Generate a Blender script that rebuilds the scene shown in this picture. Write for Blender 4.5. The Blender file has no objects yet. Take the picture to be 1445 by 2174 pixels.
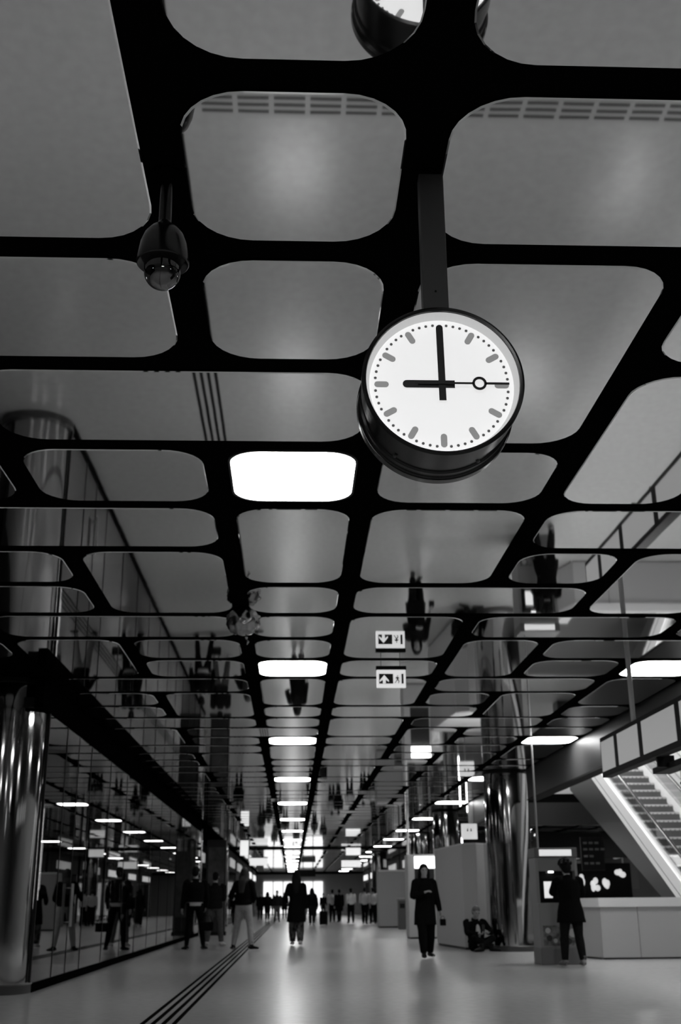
import bpy, bmesh, math, random
from mathutils import Vector, Matrix, Euler

rnd = random.Random(7)
SC = bpy.context.scene
COL = SC.collection
PI = math.pi

# ---------------------------------------------------------------- camera
EYE = Vector((0, 0, 1.0))
FPX, PITCH, YAW, ROLL = 2377.06, 0.336346, 0.043343, -0.0085059
fw = Vector((math.sin(YAW)*math.cos(PITCH), math.cos(YAW)*math.cos(PITCH), math.sin(PITCH)))
rt = Vector((math.cos(YAW), -math.sin(YAW), 0))
up = rt.cross(fw)
rt2 = rt*math.cos(ROLL) + up*math.sin(ROLL)
up2 = up*math.cos(ROLL) - rt*math.sin(ROLL)
cam_d = bpy.data.cameras.new('camera')
cam = bpy.data.objects.new('camera', cam_d)
COL.objects.link(cam)
cam_d.sensor_fit = 'VERTICAL'
cam_d.sensor_height = 36.0
cam_d.sensor_width = 24.0
cam_d.lens = FPX/2174.0*36.0
cam_d.clip_end = 400
m3 = Matrix((rt2, up2, -fw)).transposed()
cam.matrix_world = Matrix.Translation(EYE) @ m3.to_4x4()
cam_d.dof.use_dof = True
cam_d.dof.focus_distance = 4.6
cam_d.dof.aperture_fstop = 4.2
SC.camera = cam

# ---------------------------------------------------------------- world, exposure
w = bpy.data.worlds.new('world')
SC.world = w
w.use_nodes = True
w.node_tree.nodes['Background'].inputs[0].default_value = (0.5, 0.5, 0.5, 1)
w.node_tree.nodes['Background'].inputs[1].default_value = 0.0
SC.view_settings.view_transform = 'Standard'
SC.view_settings.look = 'None'
SC.view_settings.gamma = 1.0
SC.view_settings.use_curve_mapping = False
SC.view_settings.exposure = 0.0
LAMP = 16.0          # ceiling light panels
UPPER = 44.0         # unseen lights of the upper hall, some added to brighten the escalators
SC.cycles.max_bounces = 7
SC.cycles.glossy_bounces = 5
SC.cycles.diffuse_bounces = 2
SC.cycles.transparent_max_bounces = 10
SC.cycles.sample_clamp_indirect = 4.0
SC.cycles.use_denoising = True
SC.cycles.use_adaptive_sampling = True
SC.cycles.adaptive_threshold = 0.06
SC.cycles.blur_glossy = 0.3
SC.cycles.caustics_reflective = True

# ---------------------------------------------------------------- materials
MATS = {}
def mat(name, v=0.5, rough=0.5, metal=0.0, spec=0.5, noise=0.0, nscale=20.0, bump=0.0, bscale=30.0,
        emit=None, stretch=None, coat=0.0):
    if name in MATS: return MATS[name]
    m = bpy.data.materials.new(name); m.use_nodes = True
    nt = m.node_tree; b = nt.nodes['Principled BSDF']
    b.inputs['Base Color'].default_value = (v, v, v, 1)
    b.inputs['Roughness'].default_value = rough
    b.inputs['Metallic'].default_value = metal
    b.inputs['Specular IOR Level'].default_value = spec
    b.inputs['Coat Weight'].default_value = coat
    tc = nt.nodes.new('ShaderNodeTexCoord'); mp = nt.nodes.new('ShaderNodeMapping')
    nt.links.new(tc.outputs['Object'], mp.inputs[0])
    if stretch: mp.inputs['Scale'].default_value = stretch
    if noise > 0:
        n = nt.nodes.new('ShaderNodeTexNoise'); n.inputs['Scale'].default_value = nscale
        n.inputs['Detail'].default_value = 3
        r = nt.nodes.new('ShaderNodeMapRange')
        r.inputs['From Min'].default_value = .3; r.inputs['From Max'].default_value = .7
        r.inputs['To Min'].default_value = v*(1-noise); r.inputs['To Max'].default_value = min(1, v*(1+noise))
        nt.links.new(mp.outputs[0], n.inputs['Vector'])
        nt.links.new(n.outputs['Fac'], r.inputs['Value'])
        nt.links.new(r.outputs[0], b.inputs['Base Color'])
    if bump > 0:
        n = nt.nodes.new('ShaderNodeTexNoise'); n.inputs['Scale'].default_value = bscale
        bp = nt.nodes.new('ShaderNodeBump'); bp.inputs['Strength'].default_value = bump
        bp.inputs['Distance'].default_value = 0.02
        nt.links.new(mp.outputs[0], n.inputs['Vector'])
        nt.links.new(n.outputs['Fac'], bp.inputs['Height'])
        nt.links.new(bp.outputs[0], b.inputs['Normal'])
    if emit is not None:
        b.inputs['Emission Color'].default_value = (1, 1, 1, 1)
        b.inputs['Emission Strength'].default_value = emit
    MATS[name] = m
    return m

def mat_glass(name, refl=0.4, tint=0.55, rough=0.0):
    if name in MATS: return MATS[name]
    m = bpy.data.materials.new(name); m.use_nodes = True
    nt = m.node_tree; nt.nodes.clear()
    o = nt.nodes.new('ShaderNodeOutputMaterial'); mx = nt.nodes.new('ShaderNodeMixShader')
    t = nt.nodes.new('ShaderNodeBsdfTransparent'); g = nt.nodes.new('ShaderNodeBsdfGlossy')
    t.inputs[0].default_value = (tint, tint, tint, 1)
    g.inputs['Roughness'].default_value = rough; g.inputs['Color'].default_value = (.95, .95, .95, 1)
    mx.inputs[0].default_value = refl
    nt.links.new(t.outputs[0], mx.inputs[1]); nt.links.new(g.outputs[0], mx.inputs[2])
    nt.links.new(mx.outputs[0], o.inputs[0])
    MATS[name] = m
    return m

M_black = mat('ceiling_black', 0.003, 1.0, spec=0.0)
M_mirror = mat('mirror_panel', 0.88, 0.03, metal=1.0, bump=0.012, bscale=1.6)
M_lamp = mat('lamp_diffuser', 0.9, 0.5, emit=LAMP)
M_lampfar = M_lamp
M_rim = mat('lamp_rim', 0.02, 0.6)
M_floor = mat('terrazzo', 0.38, 0.235, spec=0.36, noise=0.06, nscale=9.0)
M_joint = mat('floor_joint', 0.05, 0.7)
M_chrome = mat('chrome_column', 0.46, 0.075, metal=1.0, bump=0.25, bscale=2.2, stretch=(1.6, 1.6, .25))
M_steel = mat('brushed_steel', 0.5, 0.3, metal=1.0)
M_dsteel = mat('dark_steel', 0.10, 0.35, metal=0.6)
M_white = mat('white_laminate', 0.62, 0.45)
M_grey = mat('grey_laminate', 0.32, 0.5)
M_mid = mat('mid_grey_panel', 0.18, 0.45)
M_dark = mat('dark_panel', 0.018, 0.5, spec=.3)
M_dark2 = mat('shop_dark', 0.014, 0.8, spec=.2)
M_blackg = mat('black_gloss', 0.008, 0.22)
M_blackm = mat('black_matte', 0.006, 0.6, spec=.2)
M_glass = mat_glass('shop_glass', 0.33, 0.38)
M_clear = mat_glass('clear_glass', 0.12, 0.85)
M_screen = mat('screen_glow', 0.3, 0.4, emit=0.22)
M_signlit = mat('sign_glow', 0.8, 0.5, emit=0.75)
M_hot = mat('hot_glow', 0.8, 0.5, emit=3.0)
M_soft = mat('soft_glow', 0.8, 0.5, emit=0.9)
M_dim = mat('dim_glow', 0.5, 0.5, emit=0.25)

# ---------------------------------------------------------------- object helpers
def tag(o, label=None, cat=None, group=None, kind=None):
    if label: o['label'] = label
    if cat: o['category'] = cat
    if group: o['group'] = group
    if kind: o['kind'] = kind
    return o

def empty(name, loc, label=None, cat=None, group=None, kind=None, rz=0.0):
    o = bpy.data.objects.new(name, None); COL.objects.link(o)
    o.empty_display_size = 0.1
    o.location = loc; o.rotation_euler = (0, 0, rz)
    return tag(o, label, cat, group, kind)

def link_mesh(name, me, parent=None, loc=(0, 0, 0), rot=(0, 0, 0)):
    o = bpy.data.objects.new(name, me); COL.objects.link(o)
    if parent: o.parent = parent
    o.location = loc; o.rotation_euler = rot
    return o

class MB:
    """collects shapes into one mesh"""
    def __init__(s): s.v = []; s.f = []; s.mi = []; s.cur = 0
    def add(s, vs, fs):
        n = len(s.v); s.v += [tuple(v) for v in vs]
        for f in fs: s.f.append([i+n for i in f]); s.mi.append(s.cur)
    def box(s, a, b, bev=0.0):
        x0, y0, z0 = a; x1, y1, z1 = b
        if bev <= 0:
            s.add([(x0,y0,z0),(x1,y0,z0),(x1,y1,z0),(x0,y1,z0),(x0,y0,z1),(x1,y0,z1),(x1,y1,z1),(x0,y1,z1)],
                  [(0,3,2,1),(4,5,6,7),(0,1,5,4),(1,2,6,5),(2,3,7,6),(3,0,4,7)])
        else:
            bm = bmesh.new(); bmesh.ops.create_cube(bm, size=1)
            for v in bm.verts:
                v.co = Vector(((x0+x1)/2+v.co.x*(x1-x0), (y0+y1)/2+v.co.y*(y1-y0), (z0+z1)/2+v.co.z*(z1-z0)))
            bmesh.ops.bevel(bm, geom=bm.edges[:], offset=bev, segments=2, affect='EDGES', profile=0.6)
            s.bm(bm)
        return s
    def bm(s, bm):
        bm.verts.index_update()
        s.add([v.co[:] for v in bm.verts], [[v.index for v in f.verts] for f in bm.faces]); bm.free()
    def lathe(s, prof, c=(0,0,0), n=32, axis='z', cap=True):
        """prof: list of (r, h)"""
        vs = []; fs = []
        for r, h in prof:
            for i in range(n):
                a = 2*PI*i/n
                p = (r*math.cos(a), r*math.sin(a), h)
                if axis == 'y': p = (p[0], h, p[1])
                elif axis == 'x': p = (h, p[0], p[1])
                vs.append((c[0]+p[0], c[1]+p[1], c[2]+p[2]))
        for k in range(len(prof)-1):
            for i in range(n):
                j = (i+1) % n
                fs.append((k*n+i, k*n+j, (k+1)*n+j, (k+1)*n+i))
        if cap:
            fs.append(tuple(range(n))[::-1]); fs.append(tuple((len(prof)-1)*n+i for i in range(n)))
        s.add(vs, fs); return s
    def cyl(s, p0, p1, r, n=14, r1=None):
        return s.tube([p0, p1], [r, r if r1 is None else r1], n)
    def tube(s, pts, rad, n=12, flat=1.0, ref=None):
        pts = [Vector(p) for p in pts]; m = len(pts)
        if not isinstance(rad, (list, tuple)): rad = [rad]*m
        vs = []; fs = []; u = None
        for i, p in enumerate(pts):
            t = (pts[min(i+1, m-1)] - pts[max(i-1, 0)])
            if t.length < 1e-9: t = Vector((0, 0, 1))
            t.normalize()
            if u is None:
                r0 = Vector(ref) if ref else (Vector((1,0,0)) if abs(t.x) < .9 else Vector((0,1,0)))
                u = (r0 - t*r0.dot(t)).normalized()
            else:
                u = (u - t*u.dot(t)).normalized()
            v = t.cross(u)
            rr = rad[i]; ra, rb = (rr, rr*flat) if not isinstance(rr, tuple) else rr
            for k in range(n):
                a = 2*PI*k/n
                vs.append(p + u*ra*math.cos(a) + v*rb*math.sin(a))
        for i in range(m-1):
            for k in range(n):
                j = (k+1) % n
                fs.append((i*n+k, i*n+j, (i+1)*n+j, (i+1)*n+k))
        fs.append(tuple(range(n))[::-1]); fs.append(tuple((m-1)*n+k for k in range(n)))
        s.add(vs, fs); return s
    def ell(s, c, r, n=14, m=9, R=None):
        vs = []; fs = []
        for j in range(1, m):
            th = PI*j/m
            for i in range(n):
                a = 2*PI*i/n
                vs.append(Vector((r[0]*math.sin(th)*math.cos(a), r[1]*math.sin(th)*math.sin(a), r[2]*math.cos(th))))
        vs.append(Vector((0,0,r[2]))); vs.append(Vector((0,0,-r[2])))
        T, B = len(vs)-2, len(vs)-1
        for j in range(m-2):
            for i in range(n):
                k = (i+1) % n
                fs.append((j*n+i, (j+1)*n+i, (j+1)*n+k, j*n+k))
        for i in range(n):
            k = (i+1) % n
            fs.append((T, i, k)); fs.append((B, (m-2)*n+k, (m-2)*n+i))
        if R: vs = [R @ v for v in vs]
        s.add([v+Vector(c) for v in vs], fs); return s
    def prism(s, poly, f, h0, h1):
        """poly 2D points, f maps (u,v,h) to 3D"""
        n = len(poly)
        vs = [f(u, v, h0) for u, v in poly] + [f(u, v, h1) for u, v in poly]
        fs = [tuple(range(n))[::-1], tuple(range(n, 2*n))]
        fs += [(i, (i+1) % n, n+(i+1) % n, n+i) for i in range(n)]
        s.add(vs, fs); return s
    def mesh(s, name, *mats, smooth=False):
        me = bpy.data.meshes.new(name)
        me.from_pydata(s.v, [], s.f)
        for m in mats: me.materials.append(m)
        if len(mats) > 1: me.polygons.foreach_set('material_index', s.mi)
        bm = bmesh.new(); bm.from_mesh(me)
        bmesh.ops.recalc_face_normals(bm, faces=bm.faces[:])
        bm.to_mesh(me); bm.free()
        if smooth:
            me.polygons.foreach_set('use_smooth', [True]*len(me.polygons))
            if smooth != 'all':
                try: me.set_sharp_from_angle(angle=math.radians(40))
                except Exception: pass
        me.update()
        return me
    def obj(s, name, m, parent=None, loc=(0,0,0), rot=(0,0,0), smooth=False):
        ms = m if isinstance(m, (list, tuple)) else [m]
        return link_mesh(name, s.mesh(name, *ms, smooth=smooth), parent, loc, rot)

def copy_tree(o, parent=None):
    c = o.copy(); COL.objects.link(c)
    c.parent = parent
    for ch in list(o.children): copy_tree(ch, c)
    return c

def rrect(w, l, r, n=7):
    r = min(r, w/2-.001, l/2-.001)
    pts = []
    for cx, cy, a0 in ((w/2-r, l/2-r, 0), (-w/2+r, l/2-r, PI/2), (-w/2+r, -l/2+r, PI), (w/2-r, -l/2+r, 1.5*PI)):
        for i in range(n+1):
            a = a0+PI/2*i/n
            pts.append((cx+r*math.cos(a), cy+r*math.sin(a)))
    return pts

# ---------------------------------------------------------------- floor
HC = 3.80
XR = 17.0
fl = MB().box((-9.0, -6, -0.30), (XR, 122, -0.012)).obj('floor', M_joint)
tag(fl, 'polished grey terrazzo concourse floor with wide joints', kind='structure')
ys = [-6, -3.6, 18.70, 29.85, 41.0, 52.2, 63.3, 74.5, 85.6, 96.8, 108, 122]
for a, b in zip(ys[:-1], ys[1:]):
    MB().box((-9.0, a+.006, -0.012), (XR, b-.006, 0.0)).obj('terrazzo_slab', M_floor, fl)

# tactile guide strip: four dark ribs along the hall
tg = empty('tactile_guide_strip', (-1.19, 0, 0), 'four dark grooved guide lines running along the left side of the floor', 'guide strip')
for i in range(4):
    MB().box((-.16+i*.095, -4, 0.0), (-.16+i*.095+.042, 100, 0.004)).obj('rib', mat('tactile_dark', .006, 1.0, spec=0.0), tg)

# floor grate seen in the ceiling
fg = empty('floor_grate', (0, 0, 0), 'long slotted metal drain grate set in floor, mirrored in panels above clock', 'grate')
MB().box((-.86, 7.72, 0), (3.9, 8.20, .003)).obj('frame', mat('grate_metal', .33, .4), fg)
slot = MB().box((0, 0, 0), (.27, .038, .003)).mesh('slot', mat('grate_slot', .012, .8))
for j in range(5):
    for i in range(15):
        link_mesh('slot', slot, fg, (-.83+i*.315, 7.76+j*.088, .0031))

# ---------------------------------------------------------------- ceiling
GAP = .165
YK = {0:3.265,1:4.40,2:5.545,3:6.69,4:7.83,5:8.93,6:10.02,7:11.155,8:12.24,9:13.36,10:14.53,11:15.60,12:16.74,13:17.85,14:18.93,15:20.0,16:21.12}
for k in range(17, 110): YK[k] = 21.12+1.115*(k-16)
for k in range(-1, -10, -1): YK[k] = 3.265+1.135*k
XK = [-3.20, -1.89, -.53, .505, 1.86, 2.885, 4.13, 5.23, 6.52, 7.55, 8.80, 9.83, 11.15, 12.18, 13.42, 14.45, 15.8]

def cells_of_period(p):
    k = 4+6*p; out = []
    def c(a, b, r0, r1, t='panel'): out.append((a, b, k+r0, k+r1+1, t))
    c(0,1,0,0); c(2,2,0,1); c(3,3,0,1); c(4,5,0,0); c(6,6,0,1)
    c(0,0,1,1); c(1,1,1,2); c(4,4,1,1); c(5,5,1,2)
    c(0,0,2,2); c(2,2,2,2); c(3,4,2,2); c(6,6,2,2)
    c(0,1,3,3); c(2,2,3,3); c(3,3,3,4); c(4,5,3,3); c(6,6,3,3)
    c(0,0,4,5); c(4,4,4,5); c(5,6,4,4)
    if p % 2: c(1,2,4,4)
    else: c(1,1,4,4); c(2,2,4,4)
    c(1,1,5,5); c(2,2,5,5,'light'); c(3,3,5,5); c(5,5,5,5); c(6,6,5,5,'light')
    if p >= 3:
        for s in (4, 8):                       # the hall widens to the right further back
            if s == 8 and p < 4: pass
            c(3+s,3+s,0,1); c(4+s,5+s,0,0); c(6+s,6+s,0,1)
            c(4+s,4+s,1,1); c(5+s,5+s,1,2)
            c(3+s,4+s,2,2); c(6+s,6+s,2,2)
            c(3+s,3+s,3,4); c(4+s,5+s,3,3); c(6+s,6+s,3,3)
            c(4+s,4+s,4,5); c(5+s,6+s,4,4)
            c(3+s,3+s,5,5); c(5+s,5+s,5,5); c(6+s,6+s,5,5,'light')
    return out

ceil = MB()
ceil.box((-3.20, -6, HC), (5.26, 34.2, HC+.25))
ceil.box((-9.0, -6, HC), (-3.20, 14.55, HC+.25))
ceil.box((-3.20, 34.2, HC), (XR, 122, HC+.25))
ceil = ceil.obj('ceiling', M_black)
tag(ceil, 'black ceiling grid carrying rounded mirror panels', kind='structure')

RAD = .25
panel_mesh = {}
def panel_geo(mb, w_, l_, x=0, y=0, z=0, d=.014):
    a = rrect(w_, l_, RAD); b = rrect(w_-.012, l_-.012, RAD)
    n = len(a)
    vs = [(x+u, y+v, z) for u, v in a] + [(x+u, y+v, z-d*.7) for u, v in a] + [(x+u, y+v, z-d) for u, v in b]
    fs = [(i, (i+1) % n, n+(i+1) % n, n+i) for i in range(n)]
    fs += [(n+i, n+(i+1) % n, 2*n+(i+1) % n, 2*n+i) for i in range(n)]
    fs.append(tuple(2*n+i for i in range(n)))
    mb.add(vs, fs)
far_panels = MB(); light_spots = []
for k in range(-6, 9):            # side passage left of the near column
    for xa, xb in ((-8.6, -7.4), (-7.4, -6.1), (-6.1, -5.2), (-4.15, -3.2)) + (() if k % 6 == 3 else ((-5.2, -4.15),)):
        y0, y1 = YK[k]+GAP/2, YK[k+1]-GAP/2
        panel_geo(far_panels, xb-xa-GAP, y1-y0, (xa+xb)/2, (y0+y1)/2, HC)
    if k % 6 == 3: light_spots.append((-1, k, -4.675, (YK[k]+YK[k+1])/2, 1.05-GAP, YK[k+1]-YK[k]-GAP))
for p in range(-2, 15):
    for (a, b, k0, k1, t) in cells_of_period(p):
        if k1 not in YK or k0 not in YK: continue
        x0, x1 = XK[a]+GAP/2, XK[b+1]-GAP/2
        y0, y1 = YK[k0]+GAP/2, YK[k1]-GAP/2
        if y1 > 118 or y0 < -5: continue
        if a >= 7 and y0 < 34.4: continue
        if t == 'light':
            light_spots.append((a, k0, (x0+x1)/2, (y0+y1)/2, x1-x0, y1-y0)); continue
        w_, l_ = x1-x0, y1-y0
        if k0 < 29 and a < 7:
            key = (round(w_, 3), round(l_, 3))
            if key not in panel_mesh:
                mb = MB(); panel_geo(mb, w_, l_); panel_mesh[key] = mb.mesh('mirror_panel', M_mirror)
            o = link_mesh('mirror_panel', panel_mesh[key], ceil, ((x0+x1)/2, (y0+y1)/2, HC))
        else:
            panel_geo(far_panels, w_, l_, (x0+x1)/2, (y0+y1)/2, HC)
tag(far_panels.obj('distant_mirror_panels', M_mirror, ceil), kind='stuff')

ORD = ['first','second','third','fourth','fifth','sixth','seventh','eighth','ninth','tenth','eleventh','twelfth','thirteenth','fourteenth','fifteenth','sixteenth','seventeenth','eighteenth','nineteenth','twentieth']
rowname = {-1: 'side passage left of the near column', 2: 'middle row down the hall', 6: 'row beside the escalators', 10: 'third row far right of the hall', 14: 'fourth row at the far right'}
cnt = {}
for a, k0, x, y, w_, l_ in sorted(light_spots, key=lambda q: (q[0], q[1])):
    if y < -1: continue
    if a == 14 and y > 90: continue
    i = cnt.get(a, 0); cnt[a] = i+1
    t = empty('ceiling_light', (x, y, HC), 'glowing rounded square ceiling light, %s nearest in the %s' % (ORD[i], rowname[a]), 'ceiling light', 'square ceiling lights')
    mb = MB(); ra = rrect(w_, l_, RAD*.8); rb = rrect(w_-.03, l_-.03, RAD*.8); n = len(ra)
    mb.add([(u, v, 0) for u, v in ra]+[(u, v, -.012) for u, v in ra]+[(u, v, -.012) for u, v in rb]+[(u, v, 0) for u, v in rb],
           [(j+i_*n, (j+1) % n+i_*n, (j+1) % n+(i_+1)*n, j+(i_+1)*n) for i_ in range(3) for j in range(n)])
    mb.obj('rim', M_rim, t)
    mb = MB(); d = rrect(w_-.032, l_-.032, RAD*.8)
    mb.prism(d, lambda u, v, h: (u, v, h), -.010, -.001)
    mb.obj('diffuser', M_lamp, t)

# black joint beam across the ceiling far back
tag(MB().box((-3.2, 61.6, HC-.10), (16.8, 61.9, HC)).obj('trim_1', M_black), 'black beam across the ceiling far down the hall', kind='structure')

# ---------------------------------------------------------------- left glass wall
wl = MB()
XG = -3.20
wl.box((XG-.12, 14.5, 3.40), (XG, 41.0, HC)); wl.box((XG-.10, 15.0, 0), (XG+.015, 41.0, .10))
wl = wl.obj('wall_left', M_black)
tag(wl, 'dark reflective glass shop wall under a black header', kind='structure')
py = [[15.0, 16.25, 17.2, 18.3, 20.3, 22.4, 24.4, 26.5, 28.5, 30.6, 32.6, 34.7, 36.8, 38.9, 41.0]]
for seq in py:
    for a, b in zip(seq[:-1], seq[1:]):
        MB().box((XG-.02, a+.012, .10), (XG-.008, b-.012, 3.40)).obj('glass_pane', M_glass, wl)
    for a in seq:
        MB().box((XG-.03, a-.012, .10), (XG-.002, a+.012, 3.40)).obj('mullion', M_blackm, wl)
def door_handle(y, label):
    t = empty('door_handle', (XG+.05, y, .72), label, 'door handle')
    for d in (-.05, .05):
        MB().tube([(0, d, 0), (0, d, .58)], .011, 10).obj('bar', M_steel, t, smooth=True)
        for z in (.06, .52): MB().tube([(0, d, z), (-.058, d, z)], .008, 8).obj('standoff', M_steel, t, smooth=True)
door_handle(17.08, 'tall twin chrome pull handles on the glass door past the left column')

# shops behind the glass: dark rooms with shelving and lit cases
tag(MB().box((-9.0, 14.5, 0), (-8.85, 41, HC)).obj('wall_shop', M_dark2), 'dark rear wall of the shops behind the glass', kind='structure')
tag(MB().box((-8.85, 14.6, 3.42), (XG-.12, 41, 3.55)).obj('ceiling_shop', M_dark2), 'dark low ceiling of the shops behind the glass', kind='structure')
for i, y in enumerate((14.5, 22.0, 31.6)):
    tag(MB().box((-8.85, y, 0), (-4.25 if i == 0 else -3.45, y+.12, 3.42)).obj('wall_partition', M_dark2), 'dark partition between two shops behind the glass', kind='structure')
def lit_case(x, y, z0, w_, h, n, m, label, depth=.4):
    t = empty('display_case', (x, y, z0), label, 'display case')
    MB().box((-depth/2, -w_/2, 0), (-depth/2+.04, w_/2, h)).obj('back_panel', M_mid, t)
    for s in (-1, 1): MB().box((-depth/2, s*w_/2-.02, 0), (depth/2, s*w_/2+.02, h)).obj('side_panel', M_dark, t)
    for i in range(n+1):
        z = h*i/n
        sh = MB().box((-depth/2, -w_/2+.02, z-.02 if i else 0), (depth/2, w_/2-.02, z if i else .02)).obj('shelf', M_dark, t)
        if i:
            MB().box((depth/2-.05, -w_/2+.06, z-.045), (depth/2-.02, w_/2-.06, z-.021)).obj('strip_light', m, sh)
    return t
lit_case(-6.4, 19.4, 0, 1.5, 2.4, 4, mat('case_glow', .8, .5, emit=7.0), 'shelf unit with thin strip lights in first shop behind the glass')
lit_case(-6.0, 24.2, 0, 1.6, 2.3, 3, mat('case_glow', .8), 'wide lit shelf unit in the middle shop behind the glass')
lit_case(-6.8, 28.2, 0, 2.2, 2.6, 4, mat('case_glow', .8), 'tall shelf unit near the rear of the middle shop behind the glass')
lit_case(-5.6, 34.0, 0, 1.4, 2.4, 3, mat('case_glow', .8), 'lit shelf unit in the last shop behind the glass')
lit_case(-6.6, 38.0, 0, 2.4, 2.7, 4, mat('case_glow', .8), 'broad brightly lit shelf unit at the end of the glass wall')
def rod_light(x, y, z, h, label):
    t = empty('pendant_lamp', (x, y, z), label, 'lamp', 'pendant lamps behind the glass')
    MB().tube([(0, 0, h), (0, 0, 3.42-z)], .006, 6).obj('cord', M_blackm, t)
    MB().tube([(0, 0, 0), (0, 0, .03), (0, 0, h-.03), (0, 0, h)], [.014, .025, .025, .014], 10).obj('tube', M_hot, t)
for i in range(3): rod_light(-4.6, 26.6+i*.35, .98, .42, '%s of three slim glowing tube lamps hanging behind the glass' % ('nearest', 'middle', 'farthest')[i])
rod_light(-4.3, 20.2, 1.25, .8, 'single long glowing tube lamp hanging behind the glass doors')

def banner(x, y, z, w_, h, m, label):
    t = empty('hanging_banner', (x, y, z), label, 'banner', 'banners behind the glass')
    MB().box((-w_/2, -.01, 0), (w_/2, .01, h)).obj('sheet', m, t)
    MB().tube([(-w_/2, 0, h), (w_/2, 0, h)], .012, 8).obj('rail', M_steel, t)
    for s_ in (-1, 1): MB().tube([(s_*w_*.4, 0, h), (s_*w_*.4, 0, 3.42-z)], .004, 6).obj('cord', M_blackm, t)
banner(-4.3, 18.9, 1.9, .5, 1.1, M_grey, 'narrow grey banner hanging nearest behind the glass doors')
banner(-4.6, 21.4, 1.2, .45, 1.5, M_mid, 'long dark grey banner hanging before the first shop partition')
banner(-4.9, 25.5, 1.6, .7, 1.2, M_white, 'pale banner hanging in the middle shop behind the glass')
banner(-5.2, 30.2, 1.5, .8, 1.3, M_white, 'pale banner at the rear of the middle shop behind the glass')
banner(-4.7, 35.5, 1.4, .7, 1.4, M_grey, 'grey banner hanging in the last shop behind the glass')
def strip_post(x, y, h, label, group='added slim glow posts behind the glass'):  # made-up glowing posts, added to give bright vertical streaks
    t = empty('added_glow_post', (x, y, 0), label, 'light', group)
    MB().box((-.08, -.08, 0), (.08, .08, .02)).obj('foot', M_dark, t)
    MB().box((-.02, -.02, .02), (.02, .02, h)).obj('post', M_steel, t)
    MB().box((.02, -.022, h*.42), (.03, .022, h-.05)).obj('light_strip', mat('post_glow', .8, .5, emit=5.0), t)
    MB().box((-.022, -.03, h*.42), (.022, -.02, h-.05)).obj('light_strip', mat('post_glow', .8, .5, emit=5.0), t)
for i, (x, y, h) in enumerate(((-4.0, 17.9, 2.3), (-4.2, 19.6, 2.6), (-4.9, 23.4, 2.2), (-4.2, 29.3, 2.7), (-4.6, 33.2, 2.4), (-4.3, 37.0, 2.7), (-4.9, 39.3, 2.5))):
    strip_post(x, y, h, '%s nearest slim glowing post added behind the glass wall' % ORD[i])

# columns
def column(x, y, r, label, h=HC):
    t = empty('column', (x, y, 0), label, 'column', 'round chrome columns')
    MB().lathe([(r+.05, 0), (r+.05, .10), (r+.035, .115)], n=40).obj('base_ring', mat('plinth_dark', .04, .4), t, smooth=True)
    MB().lathe([(r, .11), (r, 1.2), (r, 2.5), (r, h-.06)], n=48).obj('shaft', M_chrome, t, smooth=True)
    MB().lathe([(r+.02, h-.06), (r+.02, h)], n=40).obj('collar', M_blackm, t, smooth=True)
column(-3.70, 15.0, .46, 'polished chrome column at the left edge, set into the glass wall')
column(4.83, 25.95, .50, 'largest polished chrome column, between the seated man and the ticket machine')
column(4.90, 37.1, .42, 'slimmer chrome column right behind the white booth and display panel')
column(5.35, 49.0, .42, 'chrome column behind the grey kiosk box')
column(4.90, 66.4, .42, 'far chrome column on the right behind the pale-shirted group')
column(-3.95, 26.5, .42, 'chrome column inside the shop behind the left glass wall')
column(-3.95, 45.5, .45, 'chrome column past the end of the left glass wall')
column(-3.6, 58.0, .42, 'far chrome column on the left of the hall')
column(9.6, 47.5, .42, 'chrome column in the dark area beyond the escalator foot')

# dark advertising pylon at the end of the glass wall
py_ = empty('advertising_pylon', (-2.66, 41.3, 0), 'tall dark pylon standing where the left glass wall ends', 'pylon')
MB().box((-.38, -.2, 0), (.38, .2, .12)).obj('base', M_blackm, py_)
MB().box((-.34, -.17, .12), (.34, .17, 3.15), .02).obj('body', M_dark, py_)
MB().box((-.28, -.18, .6), (.28, -.171, 2.9)).obj('poster', mat('poster_dark', .05, .3, noise=.7, nscale=3), py_)

# ---------------------------------------------------------------- clock
CX, CY, CZ, CR = .545, 3.72, 2.822, .302
ck = empty('station_clock', (CX, CY, CZ), 'round white double-sided station clock showing nine, hanging on a grey post', 'clock')
def ring(prof, n=96): return MB().lathe(prof, n=n, axis='y', cap=False)
hs = ring([(CR-.018, .006), (CR-.016, -.002), (CR-.008, -.004), (CR, 0), (CR, .03), (CR-.006, .034), (CR-.006, .125), (CR-.014, .13), (CR-.014, .195), (CR-.006, .20), (CR-.006, .235), (CR, .24), (CR, .282), (CR-.008, .286), (CR-.018, .282)])
hs.obj('housing', mat('clock_black', .012, .25, noise=0), ck, smooth=True)
ring([(CR+.002, .243), (CR+.004, .245), (CR+.004, .278), (CR+.002, .28)]).obj('rear_ring', mat('clock_steel', .14, .25, metal=.8), ck, smooth=True)
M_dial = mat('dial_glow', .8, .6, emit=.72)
M_dialrim = mat('dial_rim', .55, .6, emit=.32)
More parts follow.
